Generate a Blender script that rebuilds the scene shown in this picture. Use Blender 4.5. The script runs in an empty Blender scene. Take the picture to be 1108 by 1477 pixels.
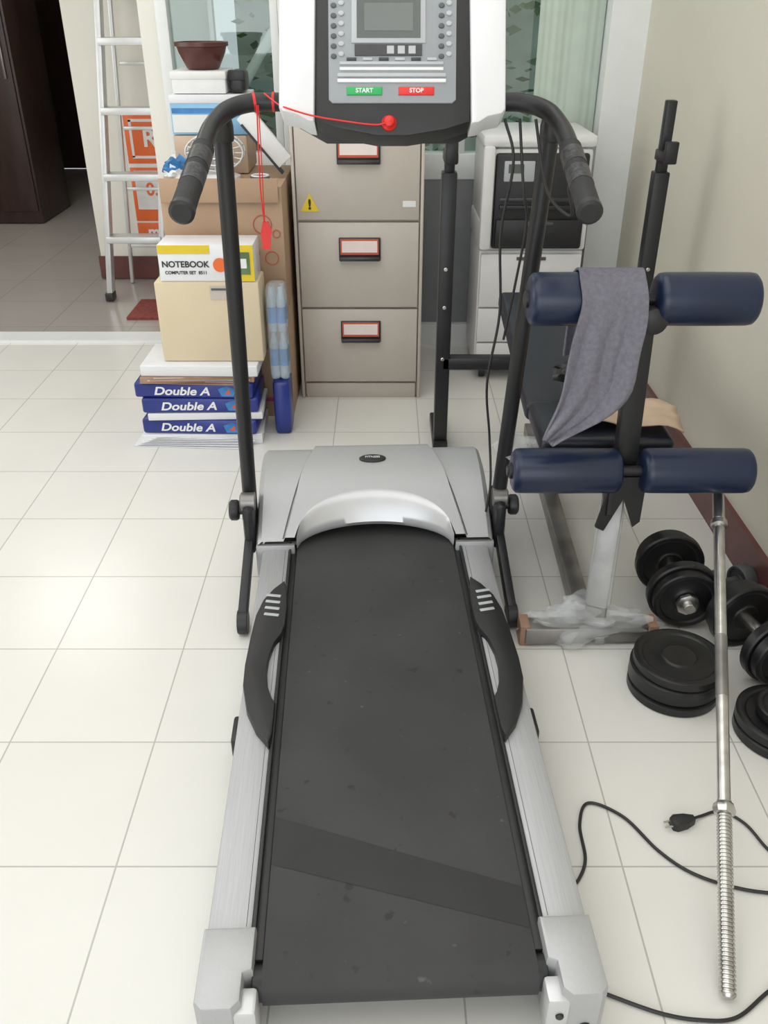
import bpy, bmesh, math, random
from mathutils import Vector, Matrix, noise
random.seed(4)
S=bpy.context.scene
R=math.radians
# ------------------------------------------------------------ materials
def mat(name,col,rough=.5,metal=0,var=.05,scale=15,bump=0,bscale=None,coat=0,alpha=1,stretch=None,spec=.5):
    m=bpy.data.materials.new(name); m.use_nodes=True
    n=m.node_tree.nodes; l=m.node_tree.links; b=n['Principled BSDF']
    tc=n.new('ShaderNodeTexCoord'); mp=n.new('ShaderNodeMapping')
    l.new(tc.outputs['Object'],mp.inputs[0])
    if stretch: mp.inputs['Scale'].default_value=stretch
    nz=n.new('ShaderNodeTexNoise'); nz.inputs['Scale'].default_value=scale; nz.inputs['Detail'].default_value=4
    l.new(mp.outputs[0],nz.inputs['Vector'])
    cr=n.new('ShaderNodeValToRGB')
    cr.color_ramp.elements[0].position=.3; cr.color_ramp.elements[1].position=.7
    c=Vector(col[:3])
    cr.color_ramp.elements[0].color=(*(c*(1-var)),1); cr.color_ramp.elements[1].color=(*[min(1,q) for q in c*(1+var)],1)
    l.new(nz.outputs['Fac'],cr.inputs[0]); l.new(cr.outputs[0],b.inputs['Base Color'])
    b.inputs['Roughness'].default_value=rough; b.inputs['Metallic'].default_value=metal
    b.inputs['Coat Weight'].default_value=coat; b.inputs['Alpha'].default_value=alpha
    b.inputs['Specular IOR Level'].default_value=spec
    if bump:
        n2=n.new('ShaderNodeTexNoise'); n2.inputs['Scale'].default_value=bscale or scale*4; n2.inputs['Detail'].default_value=3
        l.new(mp.outputs[0],n2.inputs['Vector'])
        bp=n.new('ShaderNodeBump'); bp.inputs['Strength'].default_value=bump; bp.inputs['Distance'].default_value=.004
        l.new(n2.outputs['Fac'],bp.inputs['Height']); l.new(bp.outputs[0],b.inputs['Normal'])
    return m
def tile_mat(name,c1,c2,grout,s,ox,oy,rough,mortar=.0018):
    m=bpy.data.materials.new(name); m.use_nodes=True
    n=m.node_tree.nodes; l=m.node_tree.links; b=n['Principled BSDF']
    tc=n.new('ShaderNodeTexCoord'); mp=n.new('ShaderNodeMapping'); mp.inputs['Location'].default_value=(-ox,-oy,0)
    l.new(tc.outputs['Object'],mp.inputs[0])
    br=n.new('ShaderNodeTexBrick'); br.offset=0; br.squash=1
    br.inputs['Scale'].default_value=1; br.inputs['Mortar Size'].default_value=mortar
    br.inputs['Mortar Smooth'].default_value=.3
    br.inputs['Brick Width'].default_value=s; br.inputs['Row Height'].default_value=s
    br.inputs['Color1'].default_value=(*c1,1); br.inputs['Color2'].default_value=(*c2,1); br.inputs['Mortar'].default_value=(*grout,1)
    l.new(mp.outputs[0],br.inputs['Vector'])
    nz=n.new('ShaderNodeTexNoise'); nz.inputs['Scale'].default_value=3; nz.inputs['Detail'].default_value=5
    l.new(tc.outputs['Object'],nz.inputs['Vector'])
    mx=n.new('ShaderNodeMix'); mx.data_type='RGBA'; mx.blend_type='MULTIPLY'; mx.inputs[0].default_value=.10
    l.new(br.outputs['Color'],mx.inputs[6]); l.new(nz.outputs['Fac'],mx.inputs[7]); l.new(mx.outputs[2],b.inputs['Base Color'])
    b.inputs['Roughness'].default_value=rough
    bp=n.new('ShaderNodeBump'); bp.inputs['Strength'].default_value=.4; bp.inputs['Distance'].default_value=.002; bp.invert=True
    l.new(br.outputs['Fac'],bp.inputs['Height']); l.new(bp.outputs[0],b.inputs['Normal'])
    return m
def belt_mat(name,col):
    m=mat(name,col,.62,var=.2,scale=6,bump=.15,bscale=900)
    n=m.node_tree.nodes; l=m.node_tree.links; b=n['Principled BSDF']
    src=b.inputs['Base Color'].links[0].from_socket
    tc=n.new('ShaderNodeTexCoord')
    for sc,lo,hi,c in((34,.69,.75,(.018,.018,.02,1)),(55,.72,.80,(.085,.085,.082,1))):
        v=n.new('ShaderNodeTexNoise'); v.inputs['Scale'].default_value=sc; v.inputs['Detail'].default_value=2
        l.new(tc.outputs['Object'],v.inputs['Vector'])
        r=n.new('ShaderNodeValToRGB'); r.color_ramp.elements[0].position=lo; r.color_ramp.elements[1].position=hi
        l.new(v.outputs['Fac'],r.inputs[0])
        mx=n.new('ShaderNodeMix'); mx.data_type='RGBA'; mx.inputs[7].default_value=c
        l.new(r.outputs[0],mx.inputs[0]); l.new(src,mx.inputs[6]); src=mx.outputs[2]
    l.new(src,b.inputs['Base Color'])
    return m
M={}
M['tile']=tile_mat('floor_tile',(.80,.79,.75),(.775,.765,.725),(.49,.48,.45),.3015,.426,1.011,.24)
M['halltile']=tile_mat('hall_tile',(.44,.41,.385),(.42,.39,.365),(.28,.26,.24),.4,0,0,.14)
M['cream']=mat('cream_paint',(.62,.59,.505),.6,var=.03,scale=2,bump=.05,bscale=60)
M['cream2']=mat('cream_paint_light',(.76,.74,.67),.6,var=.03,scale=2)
M['ceil']=mat('ceiling_white',(.86,.86,.85),.8,var=.02)
M['graypanel']=mat('grey_panel',(.22,.225,.235),.4,var=.05)
M['whitefr']=mat('white_frame',(.78,.80,.79),.35,var=.02)
M['maroon']=mat('maroon_trim',(.12,.04,.036),.35,var=.15)
M['concrete']=mat('patio_concrete',(.42,.43,.38),.8,var=.2,scale=3)
M['gardenwall']=mat('garden_wall',(.50,.56,.50),.8,var=.3,scale=3.5,bump=.3)
M['leaf']=mat('leaf',(.10,.17,.07),.5,var=.5,scale=6)
M['brownwood']=mat('dark_wood',(.042,.020,.016),.35,var=.3,scale=3,stretch=(6,6,1))
M['silver']=mat('silver_paint',(.45,.455,.465),.42,.35,var=.02,scale=200)
M['silverrail']=mat('brushed_aluminium',(.44,.445,.46),.46,.35,var=.07,scale=60,stretch=(8,.15,8))
M['silverlt']=mat('silver_light',(.62,.625,.64),.30,.4,var=.02)
M['belt']=belt_mat('belt_rubber',(.035,.035,.036))
M['belt2']=mat('belt_dark_band',(.023,.023,.025),.6,var=.12,scale=9,bump=.15,bscale=900)
M['black']=mat('black_plastic',(.018,.018,.019),.42,var=.1)
M['blackm']=mat('black_metal',(.02,.02,.022),.38,.2,var=.1)
M['foamgrip']=mat('grip_foam',(.02,.02,.021),.65,var=.1,bump=.4,bscale=300)
M['sensor']=mat('sensor_metal',(.055,.055,.058),.4,.4,var=.7,scale=130)
M['wshell']=mat('white_shell',(.78,.79,.81),.3,var=.01)
M['cgray']=mat('console_grey',(.30,.32,.34),.4,var=.03)
M['cgray2']=mat('console_trim',(.46,.48,.50),.35,var=.03)
M['lcd']=mat('lcd',(.10,.11,.105),.15,var=.15,scale=3)
M['lcd2']=mat('lcd_inner',(.15,.165,.16),.2,var=.1,scale=5)
M['btn']=mat('button_dark',(.04,.04,.045),.3)
M['green']=mat('start_green',(.02,.40,.10),.4,var=.02)
M['red']=mat('red_plastic',(.70,.02,.015),.35,var=.04)
M['wtext']=mat('white_print',(.80,.80,.80),.5,var=.01)
M['ktext']=mat('black_print',(.02,.02,.02),.5,var=.01)
M['cab']=mat('cabinet_beige',(.53,.48,.425),.38,var=.02)
M['cabd']=mat('cabinet_gap',(.10,.09,.08),.6)
M['handle']=mat('drawer_pull',(.05,.045,.045),.3,.4)
M['label']=mat('label_paper',(.85,.74,.70),.6)
M['labelred']=mat('label_red',(.60,.10,.05),.6)
M['faintred']=mat('faint_red_print',(.45,.13,.08),.7)
M['yellow']=mat('warning_yellow',(.75,.55,.02),.5)
M['navy']=mat('navy_vinyl',(.010,.019,.050),.32,var=.12,scale=8,bump=.10,bscale=25)
M['navyd']=mat('dark_vinyl',(.012,.014,.024),.4,var=.12)
M['towel']=mat('towel_terry',(.215,.21,.25),.95,var=.12,scale=120,bump=.8,bscale=500,spec=.1)
M['steel']=mat('steel_tube',(.25,.24,.23),.35,.7,var=.3,scale=12)
M['chrome']=mat('chrome',(.56,.55,.53),.26,.95,var=.2,scale=30)
M['iron']=mat('black_iron',(.012,.012,.013),.36,.1,var=.15)
M['irong']=mat('grey_iron',(.10,.105,.11),.5,.3,var=.15)
M['kraft']=mat('kraft_card',(.43,.29,.19),.75,var=.08,scale=5)
M['beigecard']=mat('beige_card',(.66,.56,.39),.7,var=.04,scale=5)
M['tan']=mat('tan_card',(.55,.41,.30),.75,var=.10)
M['paper']=mat('white_paper',(.74,.75,.77),.6,var=.06,scale=30,stretch=(.3,.3,40))
M['paperb']=mat('brown_paper',(.36,.22,.15),.6,var=.15)
M['reamblue']=mat('ream_blue',(.020,.035,.22),.28,var=.3,scale=6)
M['ltblue']=mat('packet_blue',(.03,.20,.50),.25,var=.4,scale=14)
M['bluesatin']=mat('box_blue',(.25,.50,.72),.4,var=.1,scale=5)
M['bottle']=mat('bottle_plastic',(.50,.66,.78),.12,var=.2,scale=30,alpha=.55)
M['white']=mat('white_plastic',(.76,.76,.75),.35,var=.02)
M['orange']=mat('orange_print',(.80,.15,.03),.45,var=.03)
M['potbrown']=mat('pot_brown',(.09,.025,.02),.35,var=.15)
M['alu']=mat('ladder_aluminium',(.62,.63,.63),.35,.5,var=.04)
M['rug']=mat('rug_red',(.22,.05,.04),.95,var=.3,scale=60)
M['mag']=mat('magenta_tape',(.45,.03,.15),.4)
M['clear']=mat('clear_wrap',(.8,.82,.83),.12,var=.05,alpha=.27,bump=1,bscale=40)
M['curtain']=mat('curtain_green',(.48,.56,.49),.85,var=.10,scale=5)
def glassmat():
    m=bpy.data.materials.new('window_glass'); m.use_nodes=True; n=m.node_tree.nodes; l=m.node_tree.links
    n.remove(n['Principled BSDF']); o=n['Material Output']
    t=n.new('ShaderNodeBsdfTransparent'); t.inputs[0].default_value=(.86,.93,.90,1)
    g=n.new('ShaderNodeBsdfGlossy'); g.inputs['Roughness'].default_value=.03
    x=n.new('ShaderNodeMixShader'); x.inputs[0].default_value=.08
    l.new(t.outputs[0],x.inputs[1]); l.new(g.outputs[0],x.inputs[2]); l.new(x.outputs[0],o.inputs[0]); return m
M['glass']=glassmat()
# ------------------------------------------------------------ helpers
def link(o,parent=None,local=False):
    S.collection.objects.link(o)
    if parent is not None:
        o.parent=parent
        if not local: o.matrix_parent_inverse=parent.matrix_basis.inverted()
    return o
def grp(name,loc=(0,0,0),rz=0,parent=None):
    e=bpy.data.objects.new(name,None); e.empty_display_size=.05
    S.collection.objects.link(e)
    e.matrix_basis=Matrix.Translation(loc)@Matrix.Rotation(rz,4,'Z')
    return e
def fin(me,m,ang=35):
    me.materials.append(M[m] if isinstance(m,str) else m)
    me.shade_smooth(); me.set_sharp_from_angle(angle=R(ang)); me.update()
def mk(name,vs,fs,m,parent=None,local=False,mtx=None,ang=35,recalc=True):
    me=bpy.data.meshes.new(name); me.from_pydata([tuple(v) for v in vs],[],fs)
    if recalc:
        b=bmesh.new(); b.from_mesh(me); bmesh.ops.recalc_face_normals(b,faces=b.faces); b.to_mesh(me); b.free()
    fin(me,m,ang)
    o=bpy.data.objects.new(name,me)
    if mtx is not None: o.matrix_basis=mtx
    return link(o,parent,local)
def bx(name,x0,x1,y0,y1,z0,z1,m,parent=None,bev=.0,local=False,rot=None,seg=2):
    c=Vector(((x0+x1)/2,(y0+y1)/2,(z0+z1)/2)); s=Vector((x1-x0,y1-y0,z1-z0))
    b=bmesh.new(); bmesh.ops.create_cube(b,size=1)
    for v in b.verts: v.co=Vector((v.co.x*s.x,v.co.y*s.y,v.co.z*s.z))
    if bev>0: bmesh.ops.bevel(b,geom=b.edges[:],offset=min(bev,min(s)*.45),segments=seg,affect='EDGES',profile=.5)
    me=bpy.data.meshes.new(name); b.to_mesh(me); b.free(); fin(me,m)
    o=bpy.data.objects.new(name,me)
    mt=Matrix.Translation(c)
    if rot: mt=mt@Matrix.Rotation(rot[2],4,'Z')@Matrix.Rotation(rot[1],4,'Y')@Matrix.Rotation(rot[0],4,'X')
    o.matrix_basis=mt
    return link(o,parent,local)
def wall(name,x0,x1,y0,y1,z0,z1,m):
    vs=[(x,y,z) for x in(x0,x1) for y in(y0,y1) for z in(z0,z1)]
    return mk(name,vs,[(0,1,3,2),(4,6,7,5),(0,4,5,1),(2,3,7,6),(0,2,6,4),(1,5,7,3)],m)
def frame(d,up=Vector((0,0,1))):
    d=d.normalized()
    if abs(d.dot(up))>.98: up=Vector((0,1,0))
    a=d.cross(up).normalized(); b=a.cross(d).normalized(); return a,b
def lathe(name,p0,d,prof,m,parent=None,n=32,local=False,cap=True,ang=35):
    p0=Vector(p0); d=Vector(d).normalized(); a,b=frame(d)
    vs=[];fs=[]
    for (h,r) in prof:
        for i in range(n):
            t=2*math.pi*i/n; vs.append(p0+d*h+(a*math.cos(t)+b*math.sin(t))*r)
    for k in range(len(prof)-1):
        for i in range(n):
            j=(i+1)%n; fs.append((k*n+i,k*n+j,(k+1)*n+j,(k+1)*n+i))
    if cap:
        fs.append(tuple(range(n))[::-1]); fs.append(tuple((len(prof)-1)*n+i for i in range(n)))
    return mk(name,vs,fs,m,parent,local,ang=ang)
def cyl(name,p0,p1,r,m,parent=None,local=False,n=24,bev=.0015):
    p0=Vector(p0);p1=Vector(p1);L=(p1-p0).length; bev=min(bev,r*.4,L*.3)
    return lathe(name,p0,p1-p0,[(0,r-bev),(bev,r),(L-bev,r),(L,r-bev)],m,parent,n,local)
def catmull(pts,k=8):
    P=[Vector(p) for p in pts]; Q=[P[0]*2-P[1]]+P+[P[-1]*2-P[-2]]; out=[]
    for i in range(1,len(Q)-2):
        for j in range(k):
            t=j/k; a,b,c,d=Q[i-1:i+3]
            out.append(.5*((2*b)+(c-a)*t+(2*a-5*b+4*c-d)*t*t+(3*b-a-3*c+d)*t**3))
    out.append(P[-1]); return out
def tube(name,pts,r,m,parent=None,local=False,smooth=True,n=14,k=8,sx=1,mtx=None):
    P=catmull(pts,k) if smooth else [Vector(p) for p in pts]
    vs=[];fs=[]; pa=None
    for i,p in enumerate(P):
        d=(P[min(i+1,len(P)-1)]-P[max(i-1,0)]).normalized()
        if pa is None: pa,_=frame(d)
        a=(pa-d*pa.dot(d)).normalized(); b=d.cross(a); pa=a
        for j in range(n):
            t=2*math.pi*j/n; vs.append(p+a*math.cos(t)*r*sx+b*math.sin(t)*r)
    for k2 in range(len(P)-1):
        for i in range(n):
            j=(i+1)%n; fs.append((k2*n+i,k2*n+j,(k2+1)*n+j,(k2+1)*n+i))
    fs.append(tuple(range(n))); fs.append(tuple((len(P)-1)*n+i for i in range(n)))
    return mk(name,vs,fs,m,parent,local,mtx=mtx,ang=50)
def sqtube(name,p0,p1,w,h,m,parent=None,local=False,bev=.004,up=Vector((0,0,1))):
    p0=Vector(p0);p1=Vector(p1);d=(p1-p0);L=d.length;d.normalize();a,b=frame(d,up)
    bm=bmesh.new(); bmesh.ops.create_cube(bm,size=1)
    for v in bm.verts: v.co=Vector((v.co.x*w,v.co.y*h,v.co.z*L))
    bmesh.ops.bevel(bm,geom=bm.edges[:],offset=bev,segments=2,affect='EDGES',profile=.5)
    mt=Matrix((( a.x,b.x,d.x,0),(a.y,b.y,d.y,0),(a.z,b.z,d.z,0),(0,0,0,1)))
    if mt.to_3x3().determinant()<0: mt=mt@Matrix.Diagonal((-1,1,1,1))
    mt=Matrix.Translation((p0+p1)/2)@mt
    me=bpy.data.meshes.new(name)
    bmesh.ops.recalc_face_normals(bm,faces=bm.faces); bm.to_mesh(me); bm.free(); fin(me,m)
    o=bpy.data.objects.new(name,me); o.matrix_basis=mt
    return link(o,parent,local)
def prism(name,poly,z0,z1,m,parent=None,local=False,mtx=None,bev=.0):
    bm=bmesh.new(); vs=[bm.verts.new((x,y,z0)) for x,y in poly]; f=bm.faces.new(vs)
    r=bmesh.ops.extrude_face_region(bm,geom=[f])
    top=[g for g in r['geom'] if isinstance(g,bmesh.types.BMVert)]
    for v in top: v.co.z=z1
    bmesh.ops.recalc_face_normals(bm,faces=bm.faces)
    if bev>0:
        es=[e for e in bm.edges if all(abs(v.co.z-z1)<1e-6 for v in e.verts)]
        bmesh.ops.bevel(bm,geom=es,offset=bev,segments=2,affect='EDGES',profile=.5)
    me=bpy.data.meshes.new(name); bm.to_mesh(me); bm.free(); fin(me,m,30)
    o=bpy.data.objects.new(name,me)
    if mtx is not None: o.matrix_basis=mtx
    return link(o,parent,local)
def text(name,s,size,mtx,m,parent=None,local=False,sx=1,bold=0,shear=0):
    c=bpy.data.curves.new(name,'FONT'); c.body=s; c.size=size; c.extrude=.0004; c.align_x='CENTER'; c.align_y='CENTER'; c.offset=bold; c.shear=shear
    t=bpy.data.objects.new(name+'_c',c); S.collection.objects.link(t)
    bpy.context.view_layer.update()
    me=bpy.data.meshes.new_from_object(t.evaluated_get(bpy.context.evaluated_depsgraph_get()))
    bpy.data.objects.remove(t)
    me.materials.clear(); me.materials.append(M[m])
    for v in me.vertices: v.co.x*=sx
    o=bpy.data.objects.new(name,me); o.matrix_basis=mtx
    return link(o,parent,local)
def blob(name,c,s,m,parent,amp=.25,sub=3,seed=0):
    b=bmesh.new(); bmesh.ops.create_icosphere(b,subdivisions=sub,radius=1)
    for v in b.verts:
        f=1+amp*noise.noise(v.co*2.2+Vector((seed,seed*2,0))); v.co=Vector((v.co.x*s[0]*f+c[0],v.co.y*s[1]*f+c[1],max(v.co.z*s[2]*f,-s[2]*.85)+c[2]))
    me=bpy.data.meshes.new(name); b.to_mesh(me); b.free(); fin(me,m,50)
    return link(bpy.data.objects.new(name,me),parent)
FACE=Matrix.Rotation(R(90),4,'X')
# ------------------------------------------------------------ room shell
wall('floor',-3.25,.97,-2.6,3.80,-.1,0,'tile')
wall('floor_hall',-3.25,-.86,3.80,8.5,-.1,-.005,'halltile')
wall('floor_patio',-.86,3.0,3.85,6.2,-.15,-.05,'concrete')
wall('trim_threshold',-3.25,-.9,3.76,3.88,-.01,.012,'whitefr')
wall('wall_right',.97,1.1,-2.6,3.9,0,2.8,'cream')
wall('baseboard_right',.955,.97,-2.6,3.65,0,.12,'maroon')
wall('trim_corner_post',.83,.97,3.64,3.78,0,2.8,'whitefr')
wall('wall_back',-.86,.97,3.75,3.85,0,.70,'graypanel')
wall('wall_header',-.86,.97,3.75,3.85,2.3,2.8,'cream2')
wall('wall_lintel',-3.25,-.86,3.75,3.85,2.4,2.8,'cream2')
wall('baseboard_back',-.84,.83,3.72,3.75,0,.10,'whitefr')
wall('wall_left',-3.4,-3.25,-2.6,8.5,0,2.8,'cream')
wall('wall_pillar',-1.56,-.95,4.83,5.0,0,2.8,'cream2')
wall('baseboard_pillar',-1.57,-.95,4.815,4.83,0,.12,'maroon')
wall('wall_partition',-.95,-.88,3.86,5.0,0,2.8,'cream2')
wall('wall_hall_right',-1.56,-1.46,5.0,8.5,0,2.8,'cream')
wall('wall_hall_back',-3.4,-1.46,8.5,8.6,0,2.8,'brownwood')
wall('ceiling',-3.4,1.1,-2.6,3.85,2.8,2.9,'ceil')
wall('ceiling_hall',-3.4,-.88,3.85,8.6,2.8,2.9,'ceil')
wall('garden_wall',-.88,3.0,5.9,6.0,-.05,2.2,'gardenwall')
for k,(a,b) in enumerate([(-.86,-.40),(-.40,.28),(.28,.83)]):
    g=grp('window_%d'%(k+1),((a+b)/2,3.79,.70))
    bx('frame_bottom',a,b,3.745,3.83,.70,.80,'whitefr',g,.006)
    bx('frame_top',a,b,3.745,3.83,2.2,2.3,'whitefr',g,.006)
    bx('frame_left',a,a+.045,3.75,3.83,.80,2.2,'whitefr',g,.004)
    bx('frame_right',b-.03,b,3.75,3.83,.80,2.2,'whitefr',g,.004)
    bx('glass_pane',a+.045,b-.03,3.787,3.793,.80,2.2,'glass',g)
vs=[];fs=[];n=90
for i in range(n+1):
    x=.58+.245*i/n
    w=noise.noise(Vector((x*14,0,0)))*.022+noise.noise(Vector((x*45,3,0)))*.006
    for z in (.83,2.15): vs.append((x,3.715+w,z))
for i in range(n): fs.append((2*i,2*i+1,2*i+3,2*i+2))
mk('window_curtain',vs,fs,'curtain',recalc=False)
vs=[];fs=[]
for i in range(2600):
    c=Vector((random.uniform(-.8,2.6),random.uniform(5.2,5.8),random.random()**1.3*1.9))
    if random.random()>.35+.65*abs(math.sin(c.x*2.1+1)): continue
    d=Vector((random.gauss(0,1),random.gauss(0,1),random.gauss(0,1))).normalized(); a,b=frame(d); s=random.uniform(.03,.07)
    k=len(vs); vs+= [c-a*s,c-b*s*.4,c+a*s,c+b*s*.4]; fs.append((k,k+1,k+2,k+3))
mk('garden_hedge',vs,fs,'leaf',recalc=False)
g=grp('stair_handrail',(-.35,4.8,0))
tube('rail',[(-.75,4.8,.9),(-.15,4.8,1.75)],.025,'whitefr',g,smooth=False)
for i in range(4): 
    x=-.7+i*.17; cyl('baluster_%d'%i,(x,4.8,-.05),(x,4.8,.97+(x+.7)*1.417),.01,'whitefr',g)
g=grp('wardrobe',(-2.78,6.5,0))
bx('carcass',-3.23,-2.36,6.2,6.8,0,2.3,'brownwood',g,.004)
for i in range(3):
    x=-3.22+i*.285; bx('door_%d'%i,x,x+.275,6.18,6.2,.08,2.27,'brownwood',g,.004)
    bx('handle_%d'%i,x+.23,x+.245,6.155,6.18,.9,1.2,'steel',g,.003)
g=grp('kitchen_shelf',(-1.95,7.9,0))
for x in(-2.25,-1.65): bx('side_%d'%(x*-10),x,x+.03,7.6,8.2,0,1.9,'brownwood',g)
for i in range(5): bx('shelf_%d'%i,-2.22,-1.65,7.6,8.2,.2+i*.4,.23+i*.4,'brownwood',g)
for i in range(8):
    x=-2.12+(i%4)*.12; z=.63+.4*(i//4); lathe('jar_%d'%i,(x,7.75,z),(0,0,1),[(0,.04),(.01,.045),(.12,.045),(.15,.03),(.17,.03)],'irong' if i%2 else 'potbrown',g,16)
mk('floor_mat',[(-1.25,4.1,-.004),(-1.0,4.1,-.004),(-1.0,4.4,-.004),(-1.25,4.4,-.004),(-1.25,4.1,.008),(-1.0,4.1,.008),(-1.0,4.4,.008),(-1.25,4.4,.008)],
   [(0,3,2,1),(4,5,6,7),(0,1,5,4),(1,2,6,5),(2,3,7,6),(3,0,4,7)],'rug')
# ladder
g=grp('step_ladder',(-1.22,4.5,0))
LX=lambda z:-1.41+.080*z; RX=lambda z:-1.14+.085*z
for s,F in (('l',LX),('r',RX)):
    sqtube('rail_'+s,(F(0),4.42,0),(F(1.9),4.66,1.9),.028,.06,'alu',g,up=Vector((0,1,0)))
    sqtube('back_leg_'+s,(F(0)+.03,4.74,0),(F(1.85)+.015,4.70,1.85),.018,.028,'alu',g)
    bx('foot_'+s,F(0)-.02,F(0)+.02,4.385,4.455,0,.04,'black',g,.004)
for i in range(6):
    z=.30+i*.29; y=4.42+.24*z/1.9; a=LX(z); b=RX(z)
    bx('step_%d'%i,a,b,y-.045,y+.045,z-.016,z+.016,'alu',g,.003)
    sqtube('brace_%d'%i,(a+.03,4.725,z-.1),(b+.02,4.725,z-.1),.010,.016,'alu',g,bev=.002)
bx('top_cap',LX(1.9)-.02,RX(1.9)+.02,4.6,4.76,1.88,1.93,'alu',g,.006)
# orange sign on the pillar wall
g=grp('orange_wall_sign',(-1.2,4.82,.5))
bx('backing',-1.335,-1.04,4.816,4.8295,.20,.84,'white',g,.004)
bx('orange_top',-1.33,-1.045,4.813,4.817,.60,.835,'orange',g,.001)
for nm,a in(('b',(-1.305,-1.06,.625,.638)),('t',(-1.305,-1.06,.80,.813)),('l',(-1.305,-1.292,.63,.81))): bx('outline_'+nm,a[0],a[1],4.811,4.814,a[2],a[3],'white',g)
bx('orange_frame',-1.33,-1.045,4.813,4.817,.31,.58,'orange',g,.001)
bx('white_mid',-1.31,-1.06,4.811,4.814,.37,.565,'white',g)
bx('orange_low',-1.33,-1.045,4.813,4.817,.205,.30,'orange',g,.001)
text('print_top','RY',.12,Matrix.Translation((-1.17,4.810,.72))@FACE,'wtext',g,bold=.003)
text('print_mid','0.42',.09,Matrix.Translation((-1.18,4.810,.47))@FACE,'orange',g,bold=.002)
text('print_low','moon',.08,Matrix.Translation((-1.18,4.810,.252))@FACE,'wtext',g,bold=.003)

# ------------------------------------------------------------ filing cabinet
g=grp('filing_cabinet',(-.09,3.4,0))
bx('carcass',-.317,.138,3.150,3.70,.0,1.02,'cab',g,.004)
for i,(z0,z1) in enumerate([(.068,.352),(.360,.662),(.670,.985)]):
    bx('drawer_%d'%i,-.302,.123,3.128,3.150,z0,z1,'cab',g,.004)
    zc=z1-.088 if i else z1-.08
    bx('pull_frame_%d'%i,-.160,-.012,3.118,3.128,zc-.043,zc+.038,'handle',g,.003)
    bx('pull_lip_%d'%i,-.158,-.015,3.104,3.120,zc-.041,zc-.026,'handle',g,.003)
    bx('label_edge_%d'%i,-.154,-.019,3.1155,3.119,zc-.020,zc+.034,'labelred',g)
    bx('label_%d'%i,-.149,-.024,3.1145,3.117,zc-.012,zc+.028,'label',g)
bx('side_lip_l',-.317,-.306,3.13,3.15,0,1.02,'cab',g,.002); bx('side_lip_r',.127,.138,3.13,3.15,0,1.02,'cab',g,.002)
bx('toe',-.30,.12,3.135,3.15,.0,.06,'cab',g,.002)
prism('warning_sticker',[(-.29,0),(-.225,0),(-.2575,.06)],0,.001,'yellow',g,mtx=Matrix.Translation((0,3.127,.70))@FACE)
text('warning_mark','!',.045,Matrix.Translation((-.2575,3.1255,.722))@FACE,'ktext',g,bold=.002)
bx('maker_plate',.065,.11,3.1265,3.129,.715,.735,'white',g)
# ------------------------------------------------------------ printer & pedestal
g=grp('drawer_pedestal',(.55,3.5,0))
bx('body',.36,.75,3.32,3.68,.05,.52,'white',g,.006)
for i,(z0,z1) in enumerate([(.06,.16),(.166,.30),(.306,.51)]):
    bx('drawer_%d'%i,.365,.745,3.30,3.32,z0,z1,'white',g,.005); bx('grip_%d'%i,.50,.61,3.296,3.301,z1-.022,z1-.010,'cabd',g,.001)
for x in(.40,.71):
    for y in(3.36,3.64): 
        cyl('caster_%d%d'%(x*100,y*10),(x-.012,y,.024),(x+.012,y,.024),.024,'black',g); bx('fork_%d%d'%(x*100,y*10),x-.015,x+.015,y-.012,y+.012,.03,.052,'steel',g)
g=grp('laser_printer',(.55,3.48,.52))
bx('base',.355,.755,3.31,3.68,.521,.62,'white',g,.012)
bx('body',.36,.75,3.31,3.68,.61,.88,'white',g,.015)
bx('lid',.35,.76,3.30,3.68,.88,.925,'white',g,.018)
bx('front_black',.40,.735,3.292,3.315,.53,.865,'black',g,.012)
bx('output_slot',.42,.71,3.286,3.30,.70,.715,'btn',g,.002)
bx('slot_lip',.42,.71,3.275,3.30,.675,.69,'black',g,.002)
bx('control_panel',.43,.54,3.286,3.297,.77,.84,'cgray2',g,.004)
bx('display',.445,.50,3.284,3.288,.80,.83,'lcd',g)
bx('front_tray',.41,.725,3.278,3.30,.54,.64,'black',g,.008); bx('tray_notch',.52,.62,3.275,3.28,.62,.632,'irong',g,.002)
bx('side_column',.352,.396,3.27,3.31,.53,.89,'white',g,.012)
# ------------------------------------------------------------ cartons + clutter left
def carton(name,x0,x1,y0,y1,z0,z1,rz=0,m='kraft'):
    g=grp(name,((x0+x1)/2,(y0+y1)/2,z0)); r=(0,0,rz)
    bx('box',x0,x1,y0,y1,z0,z1,m,g,.004,rot=r)
    bx('tape',(x0+x1)/2-.025,(x0+x1)/2+.025,y0-.0008,y1+.0008,z1-.05,z1+.0008,'tan' if m=='kraft' else m,g,rot=r)
    return g
g=carton('cardboard_carton',-.74,-.335,2.96,3.40,0,.405)
bx('printed_band',-.735,-.34,2.9585,2.961,.06,.075,'mag',g)
g=carton('cardboard_carton',-.735,-.335,2.97,3.40,.407,.81)
for k,(cx,cz,r) in enumerate([(-.405,.69,.030),(-.36,.66,.012),(-.44,.60,.018),(-.38,.58,.022)]):
    tube('printed_ring_%d'%k,[(cx+r*math.cos(t*math.pi/12),2.9695,cz+r*math.sin(t*math.pi/12)) for t in range(25)],.0022,'faintred',g,smooth=False,n=6)
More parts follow.
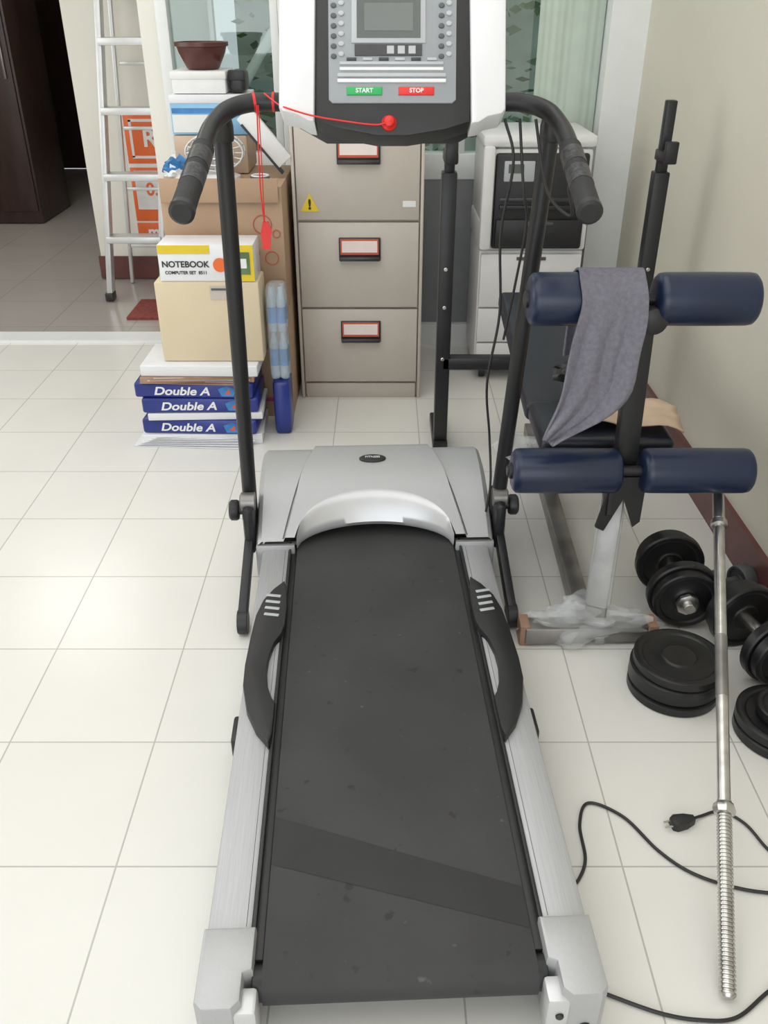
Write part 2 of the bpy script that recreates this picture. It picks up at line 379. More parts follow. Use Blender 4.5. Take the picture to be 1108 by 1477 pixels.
# raised open flaps
sqtube('flap_front',(-.73,2.955,.80),(-.345,2.955,.80),.004,.075,'kraft',g,bev=.001)
g=carton('cardboard_carton',-.72,-.47,3.2,3.42,.813,.935,m='tan')
g=grp('printed_box',(-.59,3.3,.936))
bx('box',-.72,-.465,3.2,3.42,.937,1.055,'bluesatin',g,.004); bx('front_panel',-.715,-.52,3.197,3.201,.945,1.0,'white',g); bx('front_stripe',-.715,-.47,3.197,3.201,1.005,1.02,'ltblue',g)
bx('lid',-.722,-.463,3.198,3.422,1.035,1.06,'paper',g,.002)
g=grp('white_gift_box',(-.61,3.31,1.061)); bx('box',-.71,-.53,3.22,3.40,1.062,1.11,'white',g,.004); bx('lid',-.713,-.527,3.217,3.403,1.105,1.13,'white',g,.004)
g=grp('camera_pouch',(-.49,3.31,1.061)); bx('pouch',-.522,-.468,3.24,3.36,1.062,1.13,'black',g,.015,seg=4); bx('flap',-.523,-.467,3.238,3.25,1.10,1.132,'blackm',g,.004)
g=grp('plant_pot',(-.615,3.31,1.131))
lathe('bowl',(-.615,3.31,1.131),(0,0,1),[(0,.05),(.004,.055),(.05,.078),(.068,.083),(.070,.090),(.082,.090),(.082,.080),(.06,.075),(.055,.02)],'potbrown',g,40)
lathe('soil',(-.615,3.31,1.19),(0,0,1),[(0,.074),(.004,.07)],'cabd',g,24)
g=grp('desk_fan',(-.56,3.08,.811))
FX=-.56
lathe('base',(FX,3.10,.811),(0,0,1),[(0,.075),(.012,.075),(.02,.05),(.025,.015)],'white',g)
cyl('neck',(FX,3.10,.83),(FX,3.10,.87),.012,'white',g)
for k,(r,y) in enumerate([(.095,3.06),(.095,3.11),(.065,3.052),(.03,3.05)]):
    tube('ring_%d'%k,[(FX+r*math.cos(t*math.pi/12),y,.90+.6*r*math.sin(t*math.pi/12)) for t in range(25)],.0035,'alu',g,smooth=False,n=8)
for k in range(18):
    t=k*math.pi/9; tube('spoke_%d'%k,[(FX,3.05,.90),(FX+.095*math.cos(t),3.06,.90+.057*math.sin(t)),(FX+.095*math.cos(t),3.11,.90+.057*math.sin(t))],.002,'alu',g,smooth=False,n=6)
lathe('motor',(FX,3.09,.90),(0,1,0),[(0,.02),(.005,.026),(.05,.024),(.06,.01)],'white',g)
g=grp('plastic_bag',(-.695,3.08,.811))
blob('bag',(-.697,3.08,.845),(.035,.06,.036),'ltblue',g,.7,3,11); blob('bag_white',(-.692,3.04,.835),(.035,.035,.024),'paper',g,.8,3,14)
g=grp('coiled_cable',(-.415,3.04,.811))
for k in range(4):
    r=.036-.003*k; tube('loop_%d'%k,[(-.41+r*math.cos(t*math.pi/10),3.035+r*.9*math.sin(t*math.pi/10),.8155+.006*k) for t in range(21)],.0032,'white' if k%2 else 'irong',g,smooth=False,n=8)
g=grp('styrofoam_panel',(-.39,3.15,.812))
bx('panel',-.50,-.30,3.12,3.145,.906,.966,'white',g,.003,rot=(0,R(50),0)); bx('edge',-.508,-.308,3.118,3.146,.898,.906,'black',g,.0,rot=(0,R(50),0))
# paper reams
g=grp('paper_ream_stack',(-.62,2.87,0))
lay=[('paper',0,.038,-.84,-.425,2),('reamblue',.039,.092,-.83,-.435,-3),('paper',.093,.118,-.81,-.42,2.5),('reamblue',.119,.172,-.825,-.43,1.5),('reamblue',.173,.226,-.84,-.44,-2),('paperb',.227,.25,-.82,-.44,3),('paper',.251,.288,-.81,-.42,-1)]
for i,(m,z0,z1,x0,x1,rz) in enumerate(lay):
    bx('ream_%d'%i,x0,x1,2.72,2.94,z0,z1,m,g,.009 if m=='reamblue' else .003,rot=(0,0,R(rz*.8)),seg=3)
    if m=='reamblue':
        cx=(x0+x1)/2; mt=Matrix.Translation((cx,2.83,(z0+z1)/2))@Matrix.Rotation(R(rz*.8),4,'Z')
        text('ream_print_%d'%i,'Double A',.040,mt@Matrix.Translation((-.04,-.1112,-.002))@FACE,'wtext',g,bold=.001,sx=1.2,shear=.25)
        prism('ream_logo_%d'%i,[(-.02,-.018),(.02,-.018),(.03,.006),(0,.02),(-.03,.008)],0,.001,'ltblue',g,mtx=mt@Matrix.Translation((.115,-.1105,0))@FACE)
        prism('ream_logo_in_%d'%i,[(-.01,-.008),(.012,-.01),(.008,.01)],0,.001,'labelred',g,mtx=mt@Matrix.Translation((.115,-.1115,0))@FACE)
for i in range(7):
    bx('loose_%d'%i,-.86+.01*i,-.47+.007*i,2.69+.006*i,2.92,.001+.005*i,.0025+.005*i,'paper',g,rot=(0,0,R(-4+i*1.6)))
for i in range(6):
    bx('loose_top_%d'%i,-.815+.008*i,-.45,2.71+.004*((i*3)%4),2.92,.2265+.004*i,.2280+.004*i,'paper' if i%2 else 'paperb',g,rot=(0,0,R(-3+i*1.3)))
g=grp('beige_carton',(-.57,2.83,.289))
bx('box',-.738,-.402,2.76,2.90,.289,.556,'beigecard',g,.006)
bx('label',-.56,-.46,2.7585,2.761,.50,.545,'cab',g); bx('label_line',-.555,-.47,2.7575,2.7595,.53,.537,'irong',g)
g=grp('notebook_pack',(-.57,2.84,.557))
bx('pack',-.715,-.412,2.765,2.90,.557,.672,'wshell',g,.003)
bx('yellow_top',-.713,-.55,2.763,2.767,.645,.671,'yellow',g); bx('yellow_side',-.505,-.413,2.763,2.767,.558,.671,'yellow',g)
bx('green_patch',-.47,-.425,2.761,2.764,.58,.65,'leaf',g); bx('pale_patch',-.46,-.435,2.760,2.7615,.60,.63,'wtext',g)
lathe('red_dot',(-.52,2.7625,.61),(0,-1,0),[(0,.022),(.0015,.022)],'orange',g)
text('title','NOTEBOOK',.027,Matrix.Translation((-.63,2.7635,.611))@FACE,'ktext',g,bold=.0006)
text('subtitle','COMPUTER SET  8511',.014,Matrix.Translation((-.63,2.7635,.585))@FACE,'ktext',g,bold=.0003)
g=grp('bottled_water_pack',(-.36,2.86,0))
bx('packet_low',-.388,-.328,2.80,2.93,0,.20,'reamblue',g,.015,rot=(0,0,R(2)))
for k,(x,y) in enumerate([(-.375,2.835),(-.343,2.835),(-.375,2.875),(-.343,2.875)]):
    lathe('bottle_low_%d'%k,(x,y,.201),(0,0,1),[(0,.012),(.004,.0155),(.05,.0155),(.055,.014),(.06,.0155),(.12,.0155),(.15,.008),(.165,.008)],'bottle',g,16)
    lathe('label_low_%d'%k,(x,y,.25),(0,0,1),[(0,.0158),(.06,.0158)],'ltblue',g,16)
    lathe('bottle_top_%d'%k,(x,y,.368),(0,0,1),[(0,.012),(.004,.0155),(.11,.0155),(.14,.008),(.15,.008)],'bottle',g,16)
    lathe('label_top_%d'%k,(x,y,.40),(0,0,1),[(0,.0158),(.055,.0158)],'ltblue',g,16)
bx('wrap',-.395,-.325,2.81,2.90,.205,.53,'clear',g,.02)

# ------------------------------------------------------------ TREADMILL
TL=Vector((.026,.70,0)); TA=R(2.35)
T=grp('treadmill',TL,TA)
Tinv=(Matrix.Translation(TL)@Matrix.Rotation(TA,4,'Z')).inverted()
def L(x,y,z): return Tinv@Vector((x,y,z))
prof=[(1.36,.125),(.05,.125)]
for i in range(1,9):
    t=math.pi*i/8; prof.append((.05-.03*math.sin(t),.095+.03*math.cos(t)))
prof.append((1.36,.065))
vs=[];fs=[]
for (y,z) in prof: vs+=[(-.2,y,z),(.2,y,z)]
for i in range(len(prof)-1): fs.append((2*i,2*i+1,2*i+3,2*i+2))
mk('belt',vs,fs,'belt',T,True,recalc=False)
mk('belt_dark_band',[(-.1995,.228,.1256),(.1995,.10,.1256),(.1995,.171,.1256),(-.1995,.324,.1256)],[(0,1,2,3)],'belt2',T,True)  # thin darker diagonal band laid over the belt top
bx('deck',-.198,.198,.07,1.34,.085,.120,'black',T,.002,True)
cyl('rear_roller',(-.215,.05,.095),(.215,.05,.095),.026,'black',T,True)
for s in(-1,1):
    nm='l' if s<0 else 'r'
    bx('rail_'+nm,*sorted((s*.219,s*.287)),.10,1.20,.035,.132,'silverrail',T,.007,True)
    for q in(.228,): bx('rail_groove_%s%d'%(nm,q*1000),*sorted((s*q,s*(q+.001))),.115,1.15,.131,.1322,'irong',T,0,True)
    bx('belt_gap_'+nm,*sorted((s*.2005,s*.2195)),.07,1.20,.05,.119,'black',T,.002,True)
    bx('inner_lip_'+nm,*sorted((s*.214,s*.2195)),.11,1.19,.10,.1335,'black',T,.001,True)
    pts=[(.213,.112),(.213,.045),(.226,.040),(.226,.0),(.238,-.012),(.280,-.012),(.291,.0),(.291,.112)]
    prism('end_cap_'+nm,[(s*x,y) for x,y in pts],.012,.139,'silver',T,True,bev=.006)
    bx('cap_block_'+nm,*sorted((s*.205,s*.244)),-.010,.030,.04,.120,'silverlt',T,.006,True)
    cyl('cap_bolt_'+nm,(s*.262,-.010,.06),(s*.262,-.016,.06),.009,'black',T,True)
    cyl('adj_bolt_'+nm,(s*.224,-.008,.085),(s*.224,-.014,.085),.006,'black',T,True)
    P=[(.2215,1.0),(.245,.968),(.266,.925),(.278,.87),(.283,.80),(.2865,.70),(.2845,.637),(.270,.565),(.247,.51),(.2215,.474),(.2165,.50),(.216,.586),(.224,.60),(.234,.632),(.2395,.68),(.2385,.723),(.230,.770),(.217,.80),(.211,.83),(.210,.90),(.214,.96)]
    prism('side_grip_'+nm,[(s*x,y) for x,y in P],.125,.147,'black',T,True,bev=.004)
    for i in range(4):
        y=.862+.024*i; bx('grip_slat_%s%d'%(nm,i),*sorted((s*.226,s*.260)),y,y+.009,.145,.1482,'cgray2',T,.001,True,rot=(0,0,R(s*12)))
    bx('side_knob_'+nm,*sorted((s*.286,s*.302)),.53,.60,.05,.10,'black',T,.006,True)
    bx('pivot_plate_'+nm,*sorted((s*.306,s*.335)),1.18,1.30,.10,.235,'blackm',T,.015,True)
    lathe('pivot_knob_'+nm,(s*.335,1.235,.205),(s,0,0),[(0,.012),(.012,.012),(.013,.024),(.018,.027),(.032,.027),(.037,.022)],'black',T,20,True)
    lathe('pivot_hub_'+nm,(s*.304,1.225,.235),(s,0,0),[(0,.024),(.034,.024),(.038,.018)],'steel',T,24,True)
    sqtube('folding_leg_'+nm,(s*.322,1.245,.155),(s*.328,1.0,.045),.022,.034,'blackm',T,True)
    cyl('leg_wheel_'+nm,(s*.316,.995,.030),(s*.341,.995,.030),.030,'black',T,True)
    bx('under_foot_'+nm,*sorted((s*.235,s*.275)),.15,.25,0,.04,'black',T,.004,True)
    bx('front_foot_'+nm,*sorted((s*.22,s*.28)),1.40,1.48,0,.06,'black',T,.004,True)
def ys(x): return 1.16 if abs(x)>=.2 else 1.16+.125*math.sqrt(1-(x/.2)**2)
def hz(y): 
    u=max(0,min(1,(y-1.14)/.30)); return .142+.115*math.sin(math.pi/2*u)
rows=[i/16 for i in range(17)]
NC=36
def colpos(j,u):
    xr=.228+( .157-.228)*u
    E=[(.304,None),(.304,-.028),(.298,-.009),(.288,0),(xr+.005,0)]
    if j<5: d=E[j]; return -d[0],d[1]
    if j>=5+NC+1: d=E[4-(j-5-NC-1)]; return d[0],d[1]
    c=(j-5)/NC*2-1; c=math.sin(c*math.pi/2*.98)/math.sin(math.pi/2*.98)
    return c*xr,.011
NJ=5+NC+1+5
vs=[];fs=[]
yb=1.465
allrows=rows+[1.03,1.10,1.2,1.3]
for ui,u in enumerate(allrows):
    for j in range(NJ):
        x,dz=colpos(j,min(u,1)); y0=ys(x)
        if u<=1: y=y0+(yb-y0)*u; z=hz(y)
        else:
            y=yb+(u-1)*.45; z=hz(yb)-[0,.004,.02,.07,.16][ui-16]
            x*= 1-.06*(u-1)
        if dz is None: z=.05
        else: z=max(.05,z+dz)
        vs.append((x,y,z))
for i in range(len(allrows)-1):
    for j in range(NJ-1): fs.append((i*NJ+j,i*NJ+j+1,(i+1)*NJ+j+1,(i+1)*NJ+j))
mk('motor_hood',vs,fs,'silver',T,True,ang=28)
for s in(-1,1):
    bx('hood_lip_%d'%(s+1),*sorted((s*.205,s*.303)),1.155,1.17,.045,.143,'silver',T,.003,True)
    P=[]
    for i in range(12):
        u=.02+.96*i/11; xr=.228+(.157-.228)*u; y=1.16+(yb-1.16)*u; P.append((s*(xr+.0075),y,hz(y)+.0004))
    tube('ridge_line_%d'%(s+1),P,.0016,'irong',T,True,smooth=False,n=6)
vs=[];fs=[];N=40
for i in range(N+1):
    x=-.2+.4*i/N; q=math.sqrt(max(0,1-(x/.2)**2)); y1=1.16+.125*q; z1=hz(y1)+.0115
    y0=1.158+.078*q**1.2; z0=.140+.022*q
    for k in range(6):
        f=k/5; vs.append((x,y1+(y0-y1)*f,z1+(z0-z1)*(f**1.5)))
    vs.append((x,y0+.01,z0-.014))
for i in range(N):
    for k in range(6): fs.append((i*7+k,i*7+k+1,(i+1)*7+k+1,(i+1)*7+k))
mk('arch_band',vs,fs,'silverlt',T,True,recalc=False,ang=60)
vs=[];N=32
for r,dz in((1,0),(1,.004),(.9,.006)):
    for i in range(N):
        t=2*math.pi*i/N; x=.036*r*math.cos(t); y=1.392+.016*r*math.sin(t); vs.append((x,y,hz(y)+.0105+dz))
fs=[tuple(2*N+i for i in range(N))]
for k in(0,1):
    for i in range(N): fs.append((k*N+i,k*N+(i+1)%N,(k+1)*N+(i+1)%N,(k+1)*N+i))
mk('emblem',vs,fs,'black',T,True)
text('emblem_print','FITNESS',.0115,Matrix.Translation((0,1.392,hz(1.392)+.0178))@Matrix.Rotation(R(8),4,'X'),'wtext',T,True)
HL=[(.0,1.90,1.158),(-.20,1.90,1.158),(-.265,1.895,1.157),(-.308,1.87,1.146),(-.331,1.82,1.124),(-.336,1.74,1.098),(-.338,1.51,1.03)]
HR=[(.0,1.90,1.158),(.21,1.90,1.158),(.275,1.895,1.157),(.319,1.87,1.146),(.340,1.82,1.124),(.346,1.74,1.098),(.344,1.51,1.03)]
for nm,H,bb,tt in(('l',HL,(-.349,1.955,.15),(-.327,1.90,1.115)),('r',HR,(.292,1.955,.15),(.338,1.90,1.115))):
    tube('handlebar_'+nm,[L(*p) for p in H],.0175,'blackm',T,True)
    a=Vector(H[-2]);b=Vector(H[-1])
    tube('grip_'+nm,[L(*(a.lerp(b,f))) for f in(.05,.3,.6,.9,1.0)],.0210,'foamgrip',T,True,n=20)
    lathe('grip_end_'+nm,L(*b),(Tinv.to_3x3()@(b-a)),[(-.002,.0222),(.010,.0222),(.014,.017)],'black',T,20,True)
    for q in(.25,.55):
        p0=a.lerp(b,q-.1);p1=a.lerp(b,q+.12)
        tube('pulse_sensor_%s%d'%(nm,q*10),[L(*(p0)),L(*(p1))],.0217,'sensor',T,True,smooth=False,n=20)
    tube('upright_'+nm,[L(*bb),L(*tt)],.0185,'blackm',T,True,smooth=False,n=20,sx=1)
    lathe('joint_'+nm,L(*(Vector(tt)+Vector((0,0,-.03)))),Vector((0,0,1)),[(0,.021),(.005,.023),(.03,.023),(.045,.02)],'black',T,20,True)
tube('red_tape_a',[L(-.260,1.895,1.1575),L(-.255,1.896,1.158)],.0188,'red',T,True,smooth=False)
tube('red_tape_b',[L(-.222,1.90,1.158),L(-.217,1.90,1.158)],.0188,'red',T,True,smooth=False)
tube('cord_hanging',[L(-.250,1.874,1.155),L(-.252,1.872,1.09),(L(-.254,1.872,1.0)),L(-.251,1.872,.93)],.0015,'red',T,True,n=8)
tube('cord_loop',[L(-.247,1.874,1.155),L(-.2475,1.870,1.06),L(-.249,1.87,.99),L(-.250,1.872,.93)],.0011,'red',T,True,n=8)
c=L(-.249,1.872,.905); prism('safety_clip',[(-.008,-.028),(.008,-.028),(.010,.0),(.013,.006),(.007,.028),(-.005,.028),(-.011,.005),(-.010,0)],-.004,.004,'red',T,True,mtx=Matrix.Translation(c)@FACE)
tube('data_cable',[L(.24,1.88,1.13),L(.262,1.87,1.05),L(.25,1.90,.9),L(.262,1.92,.72),L(.245,1.93,.55),L(.262,1.95,.4),L(.27,1.93,.28),L(.262,1.92,.2)],.0032,'black',T,True,n=8)
tube('data_cable_b',[L(.30,1.87,1.13),L(.33,1.84,1.0),L(.375,1.80,.96),L(.36,1.78,1.02)],.003,'black',T,True,n=8)
tube('data_cable_c',[L(.27,1.88,1.13),L(.285,1.86,1.0),L(.30,1.88,.93),L(.29,1.90,.8),L(.275,1.92,.66)],.003,'black',T,True,n=8)
# console
CM=Tinv@(Matrix.Translation((.0155,1.78,1.135))@Matrix.Rotation(R(65),4,'X'))
def cp(name,poly,z0,z1,m,bev=0): return prism(name,poly,z0,z1,m,T,True,mtx=CM,bev=bev)
def cb(name,x0,x1,y0,y1,z0,z1,m,bev=0): return prism(name,[(x0,y0),(x1,y0),(x1,y1),(x0,y1)],z0,z1,m,T,True,mtx=CM,bev=bev)
cp('shell_l',[(-.209,.345),(-.212,.022),(-.205,.014),(-.178,.008),(-.158,-.003),(-.146,-.005),(-.140,.345)],-.06,.016,'wshell',.006)
cp('shell_r',[(.209,.345),(.212,.018),(.205,.010),(.178,.004),(.162,-.006),(.148,-.008),(.140,.345)],-.06,.016,'wshell',.006)
cb('shell_top',-.209,.209,.335,.37,-.06,.016,'wshell',.006)
cp('back_shell',[(-.195,.35),(-.195,.03),(-.13,-.005),(.13,-.005),(.195,.03),(.195,.35)],-.11,-.05,'black',.01)
cp('bezel',[(-.144,.34),(-.144,.0),(-.10,-.014),(-.03,-.027),(.03,-.027),(.10,-.016),(.146,-.002),(.146,.34)],-.055,.008,'black',.004)
cp('panel',[(-.119,.33),(-.1185,.036),(-.112,.030),(.112,.030),(.1188,.036),(.1188,.33)],.007,.012,'cgray',.001)
cb('lcd_frame',-.076,.062,.136,.30,.012,.0145,'cgray2',.002)
cb('lcd_screen',-.066,.052,.145,.218,.0145,.0155,'lcd')
cb('lcd_inner',-.052,.038,.157,.206,.0155,.016,'lcd2')
cb('readout_window',-.070,.055,.114,.134,.012,.0145,'btn')
for i in range(3): cb('readout_digit_%d'%i,-.01+.020*i,.003+.020*i,.117,.131,.0145,.015,'cgray2')
for y in(.088,.098): cb('strip_%d'%(y*1000),-.098,.095,y,y+.0055,.012,.0145,'wtext' if y<.09 else 'cgray2',.001)
for y in(.066,.076): cb('bar_%d'%(y*1000),-.102,.10,y,y+.0065,.012,.0155,'cgray2' if y>.07 else 'wtext',.001)
for sx in(-1,1):
    for i in range(6):
        for j in range(2):
            x=sx*.100-.007+(j*.014)-.002; y=.113+.018*i+.004*j
            N=16; cp('button_%d%d%d'%(sx+1,i,j),[(x+.0055*math.cos(2*math.pi*k/N),y+.0045*math.sin(2*math.pi*k/N)) for k in range(N)],.012,.0148,'cgray2' if j else 'irong',.001)
for i in range(6): cb('small_key_%d'%i,-.085+.03*i,-.067+.03*i,.1055,.1105,.012,.0145,'cgray2' if i%2 else 'btn',.0005)
cb('start_button',-.085,-.019,.0435,.0585,.012,.015,'green',.002)
cb('stop_button',.0115,.078,.0435,.0585,.012,.015,'red',.002)
text('start_print','START',.011,CM@Matrix.Translation((-.052,.051,.0155)),'wtext',T,True,bold=.0003)
text('stop_print','STOP',.011,CM@Matrix.Translation((.045,.051,.0155)),'wtext',T,True,bold=.0003)
kp=CM@Vector((-.006,-.006,.008)); kd=(CM.to_3x3()@Vector((0,0,1)))
lathe('safety_key',kp,kd,[(0,.014),(.005,.014),(.008,.011),(.015,.009),(.017,.006)],'red',T,24,True)
tube('cord_key',[kp+kd*.015,CM@Vector((-.03,-.012,.02)),CM@Vector((-.09,-.006,.022)),CM@Vector((-.15,.004,.022)),CM@Vector((-.20,.020,.018)),CM@Vector((-.222,.045,-.03)),L(-.235,1.882,1.175)],.0016,'red',T,True,n=8)

# ------------------------------------------------------------ WEIGHT BENCH
B=grp('weight_bench',(.52,2.1,0))
for nm,x in(('l',.192),('r',.813)):
    sqtube('upright_'+nm,(x,2.70,.0),(x,2.70,.90),.045,.045,'blackm',B)
    sqtube('upright_inner_'+nm,(x,2.70,.88),(x,2.70,1.09 if nm=='r' else 1.02),.030,.030,'blackm',B)
    z=.93; bx('hook_base_'+nm,x-.020,x+.020,2.63,2.72,z,z+.03,'blackm',B,.004)
    bx('hook_lip_'+nm,x-.018,x+.018,2.62,2.64,z,z+.06,'blackm',B,.004)
    bx('foot_'+nm,x-.025,x+.025,2.66,2.92,.0,.035,'blackm',B,.006)
    for zz in(.33,.50,.62): cyl('bolt_%s%d'%(nm,zz*100),(x-.002,2.668,zz),(x-.002,2.678,zz),.006,'chrome',B)
sqtube('cross_rear',(.19,2.70,.31),(.815,2.70,.31),.045,.04,'blackm',B)
sqtube('base_rail',(.485,1.66,.035),(.505,2.72,.06),.045,.045,'steel',B)
sqtube('front_foot',(.335,1.645,.03),(.64,1.655,.03),.05,.045,'steel',B)
for x in(.335,.64): bx('foot_cap_%d'%(x*100),x-.012,x+.012,1.625,1.677,.0,.058,'paperb',B,.004)
sqtube('front_leg',(.505,1.66,.05),(.535,1.755,.38),.05,.045,'steel',B)
sqtube('seat_rail',(.53,1.72,.385),(.515,2.70,.36),.045,.045,'blackm',B)
sqtube('rear_strut',(.51,2.3,.06),(.515,2.25,.36),.04,.04,'steel',B)
bx('seat_pad',.365,.675,1.80,2.03,.41,.462,'navyd',B,.018,seg=4)
bx('back_pad',.365,.655,2.05,2.74,.435,.490,'navyd',B,.018,rot=(R(8),0,0),seg=4)
sqtube('arm',(.543,1.735,.36),(.530,1.735,.80),.048,.035,'blackm',B)
prism('pivot_gusset_side',[(-.035,-.07),(.0,-.10),(.03,-.04),(.035,.06),(-.02,.06)],-.004,.004,'blackm',B,mtx=Matrix.Translation((.508,1.72,.40))@Matrix.Rotation(R(90),4,'Z')@FACE)
prism('pivot_gusset_front',[(-.055,-.075),(-.035,-.085),(.0,.0),(.03,-.075),(.045,-.06),(.045,.055),(-.03,.055)],-.004,.004,'blackm',B,mtx=Matrix.Translation((.54,1.70,.365))@FACE)
lathe('pivot_knob',(.545,1.715,.775),(0,-1,0),[(0,.018),(.006,.027),(.02,.027),(.026,.015)],'black',B,24)
cyl('axle_top',(.285,1.735,.81),(.758,1.735,.81),.012,'blackm',B)
cyl('axle_low',(.272,1.70,.435),(.820,1.70,.435),.012,'blackm',B)
def roller(name,x0,x1,y,z,r):
    W=x1-x0; k=.014
    lathe(name,(x0,y,z),(1,0,0),[(0,r*.35),(0,r*.72),(.003,r*.86),(k*.6,r*.97),(k*1.3,r),(W*.5,r*1.012),(W-k*1.3,r),(W-k*.6,r*.97),(W-.003,r*.86),(W,r*.72),(W,r*.35)],'navy',B,40,ang=60)
    lathe(name+'_cap',(x1,y,z) if x1>.6 else (x0,y,z),(1 if x1>.6 else -1,0,0),[(0,.018),(.005,.018),(.008,.012)],'black',B,20)
roller('roller_upper_l',.292,.513,1.735,.81,.053); roller('roller_upper_r',.548,.755,1.735,.81,.053)
roller('roller_lower_l',.283,.522,1.70,.435,.050); roller('roller_lower_r',.568,.812,1.70,.435,.050)
blob('plastic_wrap_foot',(.49,1.66,.045),(.13,.045,.045),'clear',B,.9,4,3)
blob('plastic_wrap_foot_b',(.46,1.68,.04),(.08,.05,.045),'clear',B,.9,4,9)
sqtube('plastic_wrap_leg',(.508,1.665,.09),(.53,1.745,.33),.060,.054,'clear',B,bev=.012)
blob('plastic_wrap_seat',(.45,1.93,.36),(.12,.08,.05),'clear',B,.9,4,7)
g=grp('crumpled_cardboard',(.56,1.92,.465))
vs=[];fs=[];n=14
for i in range(n+1):
    for j in range(n+1):
        x=i/n;y=j/n; w=noise.noise(Vector((x*3,y*3,1)))*.02
        vs.append((.42+.27*x+.02*y,1.83+.15*y+.02*math.sin(x*5),.468+abs(w)+.02*abs(math.sin(x*6))))
for i in range(n):
    for j in range(n):
        a=i*(n+1)+j; fs.append((a,a+1,a+n+2,a+n+1))
o=mk('sheet',vs,fs,'tan',g,recalc=False); md=o.modifiers.new('s','SOLIDIFY'); md.thickness=.003
g=grp('rolled_sock',(.50,2.07,.49)); blob('fold',(.50,2.075,.522),(.065,.035,.03),'iron',g,.5,3,2); blob('fold_blue',(.485,2.065,.522),(.03,.025,.03),'navy',g,.6,3,5)
# towel
rows=[]
for (y,z) in [(1.800,.66),(1.797,.74),(1.793,.81)]: rows.append((y,z,.392,.512))
for i in range(9):
    t=math.pi*i/8; rows.append((1.735+.059*math.cos(t),.812+.059*math.sin(t),.388,.518))
for (z,a,b,y) in [(.775,.381,.522,1.672),(.732,.376,.516,1.668),(.69,.370,.511,1.662),(.643,.3625,.506,1.655),(.61,.353,.482,1.650),(.585,.347,.455,1.645),(.56,.340,.40,1.642),(.538,.334,.356,1.64)]:
    rows.append((y,z,a,b))
vs=[];fs=[];n=44
for k,(y,z,a,b) in enumerate(rows):
    amp=.002 if 3<=k<=11 else min(.012,.0026*(abs(k-11)+1))
    for i in range(n+1):
        f=i/n; ph=f*9+k*.17
        w=math.sin(ph)*amp+ math.sin(ph*.43+1)*amp*.8+noise.noise(Vector((f*4,k*.5,2)))*.006*(k>12)
        vs.append((a+(b-a)*f+.003*math.sin(k*1.3),y-abs(w) if k>=7 else y+abs(w),z+ .005*math.sin(f*7)*(k>12)))
for k in range(len(rows)-1):
    for i in range(n):
        a=k*(n+1)+i; fs.append((a,a+1,a+n+2,a+n+1))
g=grp('gym_towel',(.45,1.70,.75))
o=mk('cloth',vs,fs,'towel',g,recalc=False,ang=180)
md=o.modifiers.new('sub','SUBSURF'); md.levels=1; md.render_levels=1
md=o.modifiers.new('s','SOLIDIFY'); md.thickness=.005; md.offset=0
# ------------------------------------------------------------ weights
def plate_prof(r,w):
    return [(0,.016),(0,r*.36),(w*.12,r*.38),(w*.2,r*.42),(w*.2,r*.78),(w*.05,r*.82),(0,r*.86),(0,r*.95),(w*.12,r),(w*.88,r),(w,r*.95),(w,r*.86),(w*.95,r*.82),(w*.8,r*.78),(w*.8,r*.42),(w*.88,r*.38),(w,r*.36),(w,.016)]
def dumbbell(name,c,d,half,r,m='iron',bar=.014,lay=2,w=.026):
    c=Vector(c);d=Vector(d).normalized(); g=grp(name,(c.x,c.y,0))
    cyl('bar',c-d*(half+w*lay+.032),c+d*(half+w*lay+.032),bar,'chrome' if m=='iron' else m,g)
    for s in(-1,1):
        for k in range(lay):
            rr=r*(1-.10*k); lathe('plate_%d%d'%(s+1,k),c+d*s*(half+k*(w+.001)),d*s,plate_prof(rr,w),m,g,40)
        lathe('nut_%d'%(s+1),c+d*s*(half+lay*(w+.001)+.001),d*s,[(0,.024),(.003,.028),(.012,.028),(.016,.018)],'chrome' if m=='iron' else m,g,8)
dumbbell('dumbbell',(.732,1.79,.086),(-.04,-1,0),.052,.086)
dumbbell('dumbbell',(.862,1.575,.084),(.25,-1,0),.050,.084)
dumbbell('dumbbell',(.885,1.83,.040),(1,.35,0),.028,.040,'irong',.013,1,.035)
def plates(name,x,y,rs,w):
    g=grp(name,(x,y,0)); z=0
    for k,r in enumerate(rs):
        lathe('plate_%d'%k,(x+random.uniform(-.004,.004),y+random.uniform(-.004,.004),z),(0,0,1),plate_prof(r,w),'iron',g,56); z+=w+.0006
plates('weight_plate_stack',.650,1.485,[.100,.100,.099,.098],.022)
plates('weight_plate_stack',.838,1.345,[.095,.094,.060],.024)
g=grp('barbell',(.60,1.2,0))
p0=Vector((.527,.765,.0145)); p1=Vector((.752,1.683,.352)); d=(p1-p0).normalized(); Lb=(p1-p0).length+.14
def on(t): return p0+d*t
prof=[(0,.009),(.004,.0125)]; h=.006
while h<.30: prof+=[(h,.0130),(h+.0022,.0130),(h+.0035,.0108),(h+.0052,.0108)]; h+=.0065
prof+=[(h,.0128),(h+.01,.0128)]
lathe('threaded_sleeve',p0,d,prof,'chrome',g,24)
cyl('shaft',on(.30),on(Lb-.1),.0115,'chrome',g)
lathe('star_collar',on(.290),d,[(0,.014),(.002,.018),(.010,.020),(.018,.018),(.022,.014)],'chrome',g,8)
lathe('upper_collar',on(Lb-.20),d,[(0,.0125),(.003,.018),(.016,.018),(.02,.0125)],'chrome',g,20)
cyl('upper_sleeve',on(Lb-.18),on(Lb),.0128,'chrome',g)
cyl('knurl',on(.52),on(.66),.0121,'steel',g)
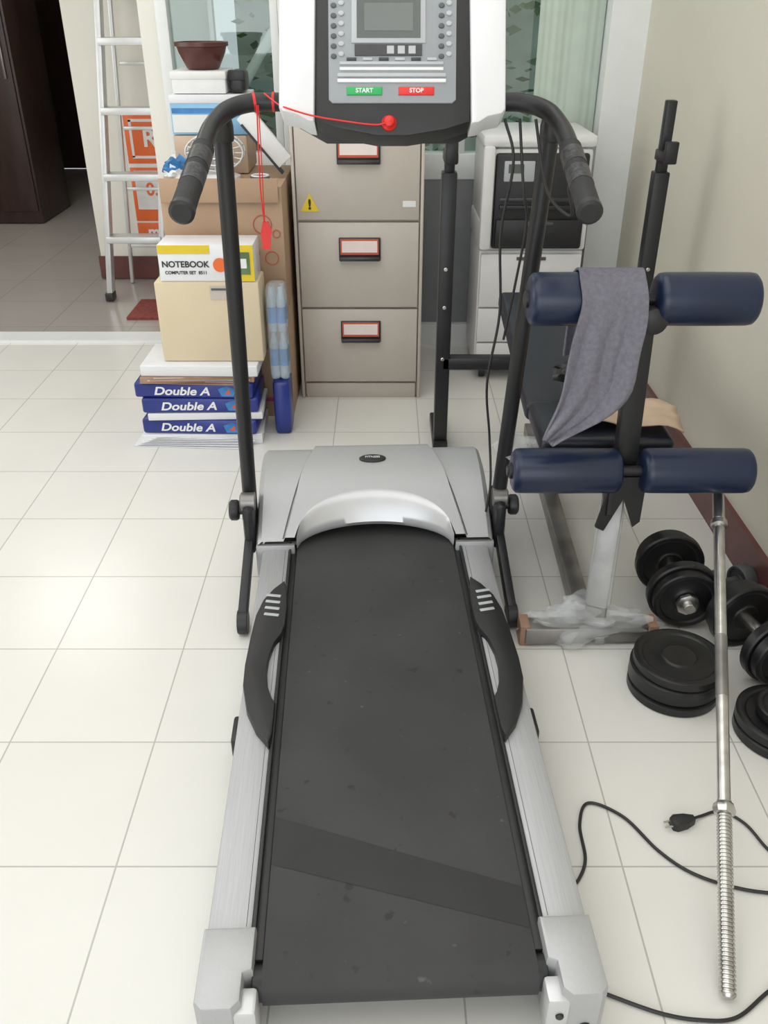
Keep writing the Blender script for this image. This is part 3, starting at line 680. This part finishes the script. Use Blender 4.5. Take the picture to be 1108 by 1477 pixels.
# ------------------------------------------------------------ cables
z=.0042
tube('power_cable',[(.318,.96,z),(.342,.982,z),(.362,1.025,z),(.3665,1.10,z),(.393,1.150,z),(.452,1.117,z),(.498,1.041,z),(.547,.993,z),(.62,.963,z),(.70,.950,z),(.80,.93,z)],.0030,'black',None,n=10)
g=grp('plug_cable',(.56,1.10,0))
tube('cord',[(.578,1.106,.012),(.600,1.119,z),(.6415,1.13,z),(.677,1.10,z),(.700,1.04,z),(.74,1.0,z),(.82,1.01,z)],.0028,'black',g,n=10)
prism('plug_body',[(-.024,-.009),(-.016,-.014),(.004,-.012),(.022,-.005),(.022,.005),(.004,.012),(-.016,.014),(-.024,.009)],0,.018,'black',g,mtx=Matrix.Translation((.560,1.102,.0005))@Matrix.Rotation(R(12),4,'Z'),bev=.003)
for s in(-1,1): cyl('pin_%d'%(s+1),(.538,1.097+s*.006,.010),(.522,1.0935+s*.006,.010),.002,'chrome',g)
tube('power_cable',[(.32,.79,z),(.345,.778,z),(.42,.7486,z),(.48,.738,z),(.535,.742,z),(.598,.7817,z),(.68,.83,z),(.76,.85,z)],.0030,'black',None,n=10)

# ------------------------------------------------------------ lights
def area(name,loc,rot,sx,sy,p,col=(1,1,1)):
    l=bpy.data.lights.new(name,'AREA'); l.shape='RECTANGLE'; l.size=sx; l.size_y=sy; l.energy=p; l.color=col
    o=bpy.data.objects.new(name,l); o.location=loc; o.rotation_euler=rot; S.collection.objects.link(o)
area('ceiling_light_main',(-.8,1.4,2.74),(0,0,0),3.0,3.6,44,(1,.995,.985))
area('daylight_door',(-.6,-2.5,1.4),(R(90),0,0),3.4,2.4,54,(.96,.985,1))
area('daylight_left',(-3.1,2.2,1.5),(0,R(-90),0),1.8,2.6,32,(.97,.99,1))
area('hall_light',(-2.3,5.4,2.7),(0,0,0),.8,.8,15,(1,.98,.95))
w=bpy.data.worlds.new('World'); S.world=w; w.use_nodes=True
bg=w.node_tree.nodes['Background']; sk=w.node_tree.nodes.new('ShaderNodeTexSky'); sk.sky_type='HOSEK_WILKIE'; sk.turbidity=7; sk.sun_direction=(.3,-.5,.8)
mx=w.node_tree.nodes.new('ShaderNodeMix'); mx.data_type='RGBA'; mx.inputs[0].default_value=.75; mx.inputs[7].default_value=(.9,.95,1,1)
w.node_tree.links.new(sk.outputs[0],mx.inputs[6]); w.node_tree.links.new(mx.outputs[2],bg.inputs[0]); bg.inputs[1].default_value=.85
# ------------------------------------------------------------ camera
cam=bpy.data.cameras.new('Camera'); cam.sensor_fit='VERTICAL'; cam.sensor_height=24; cam.lens=24*1250/1477
co=bpy.data.objects.new('Camera',cam); co.location=(0,0,1.332); co.rotation_euler=(R(90-30.55),0,0); S.collection.objects.link(co); S.camera=co
cam.clip_start=.02
S.view_settings.view_transform='Standard'; S.view_settings.exposure=0
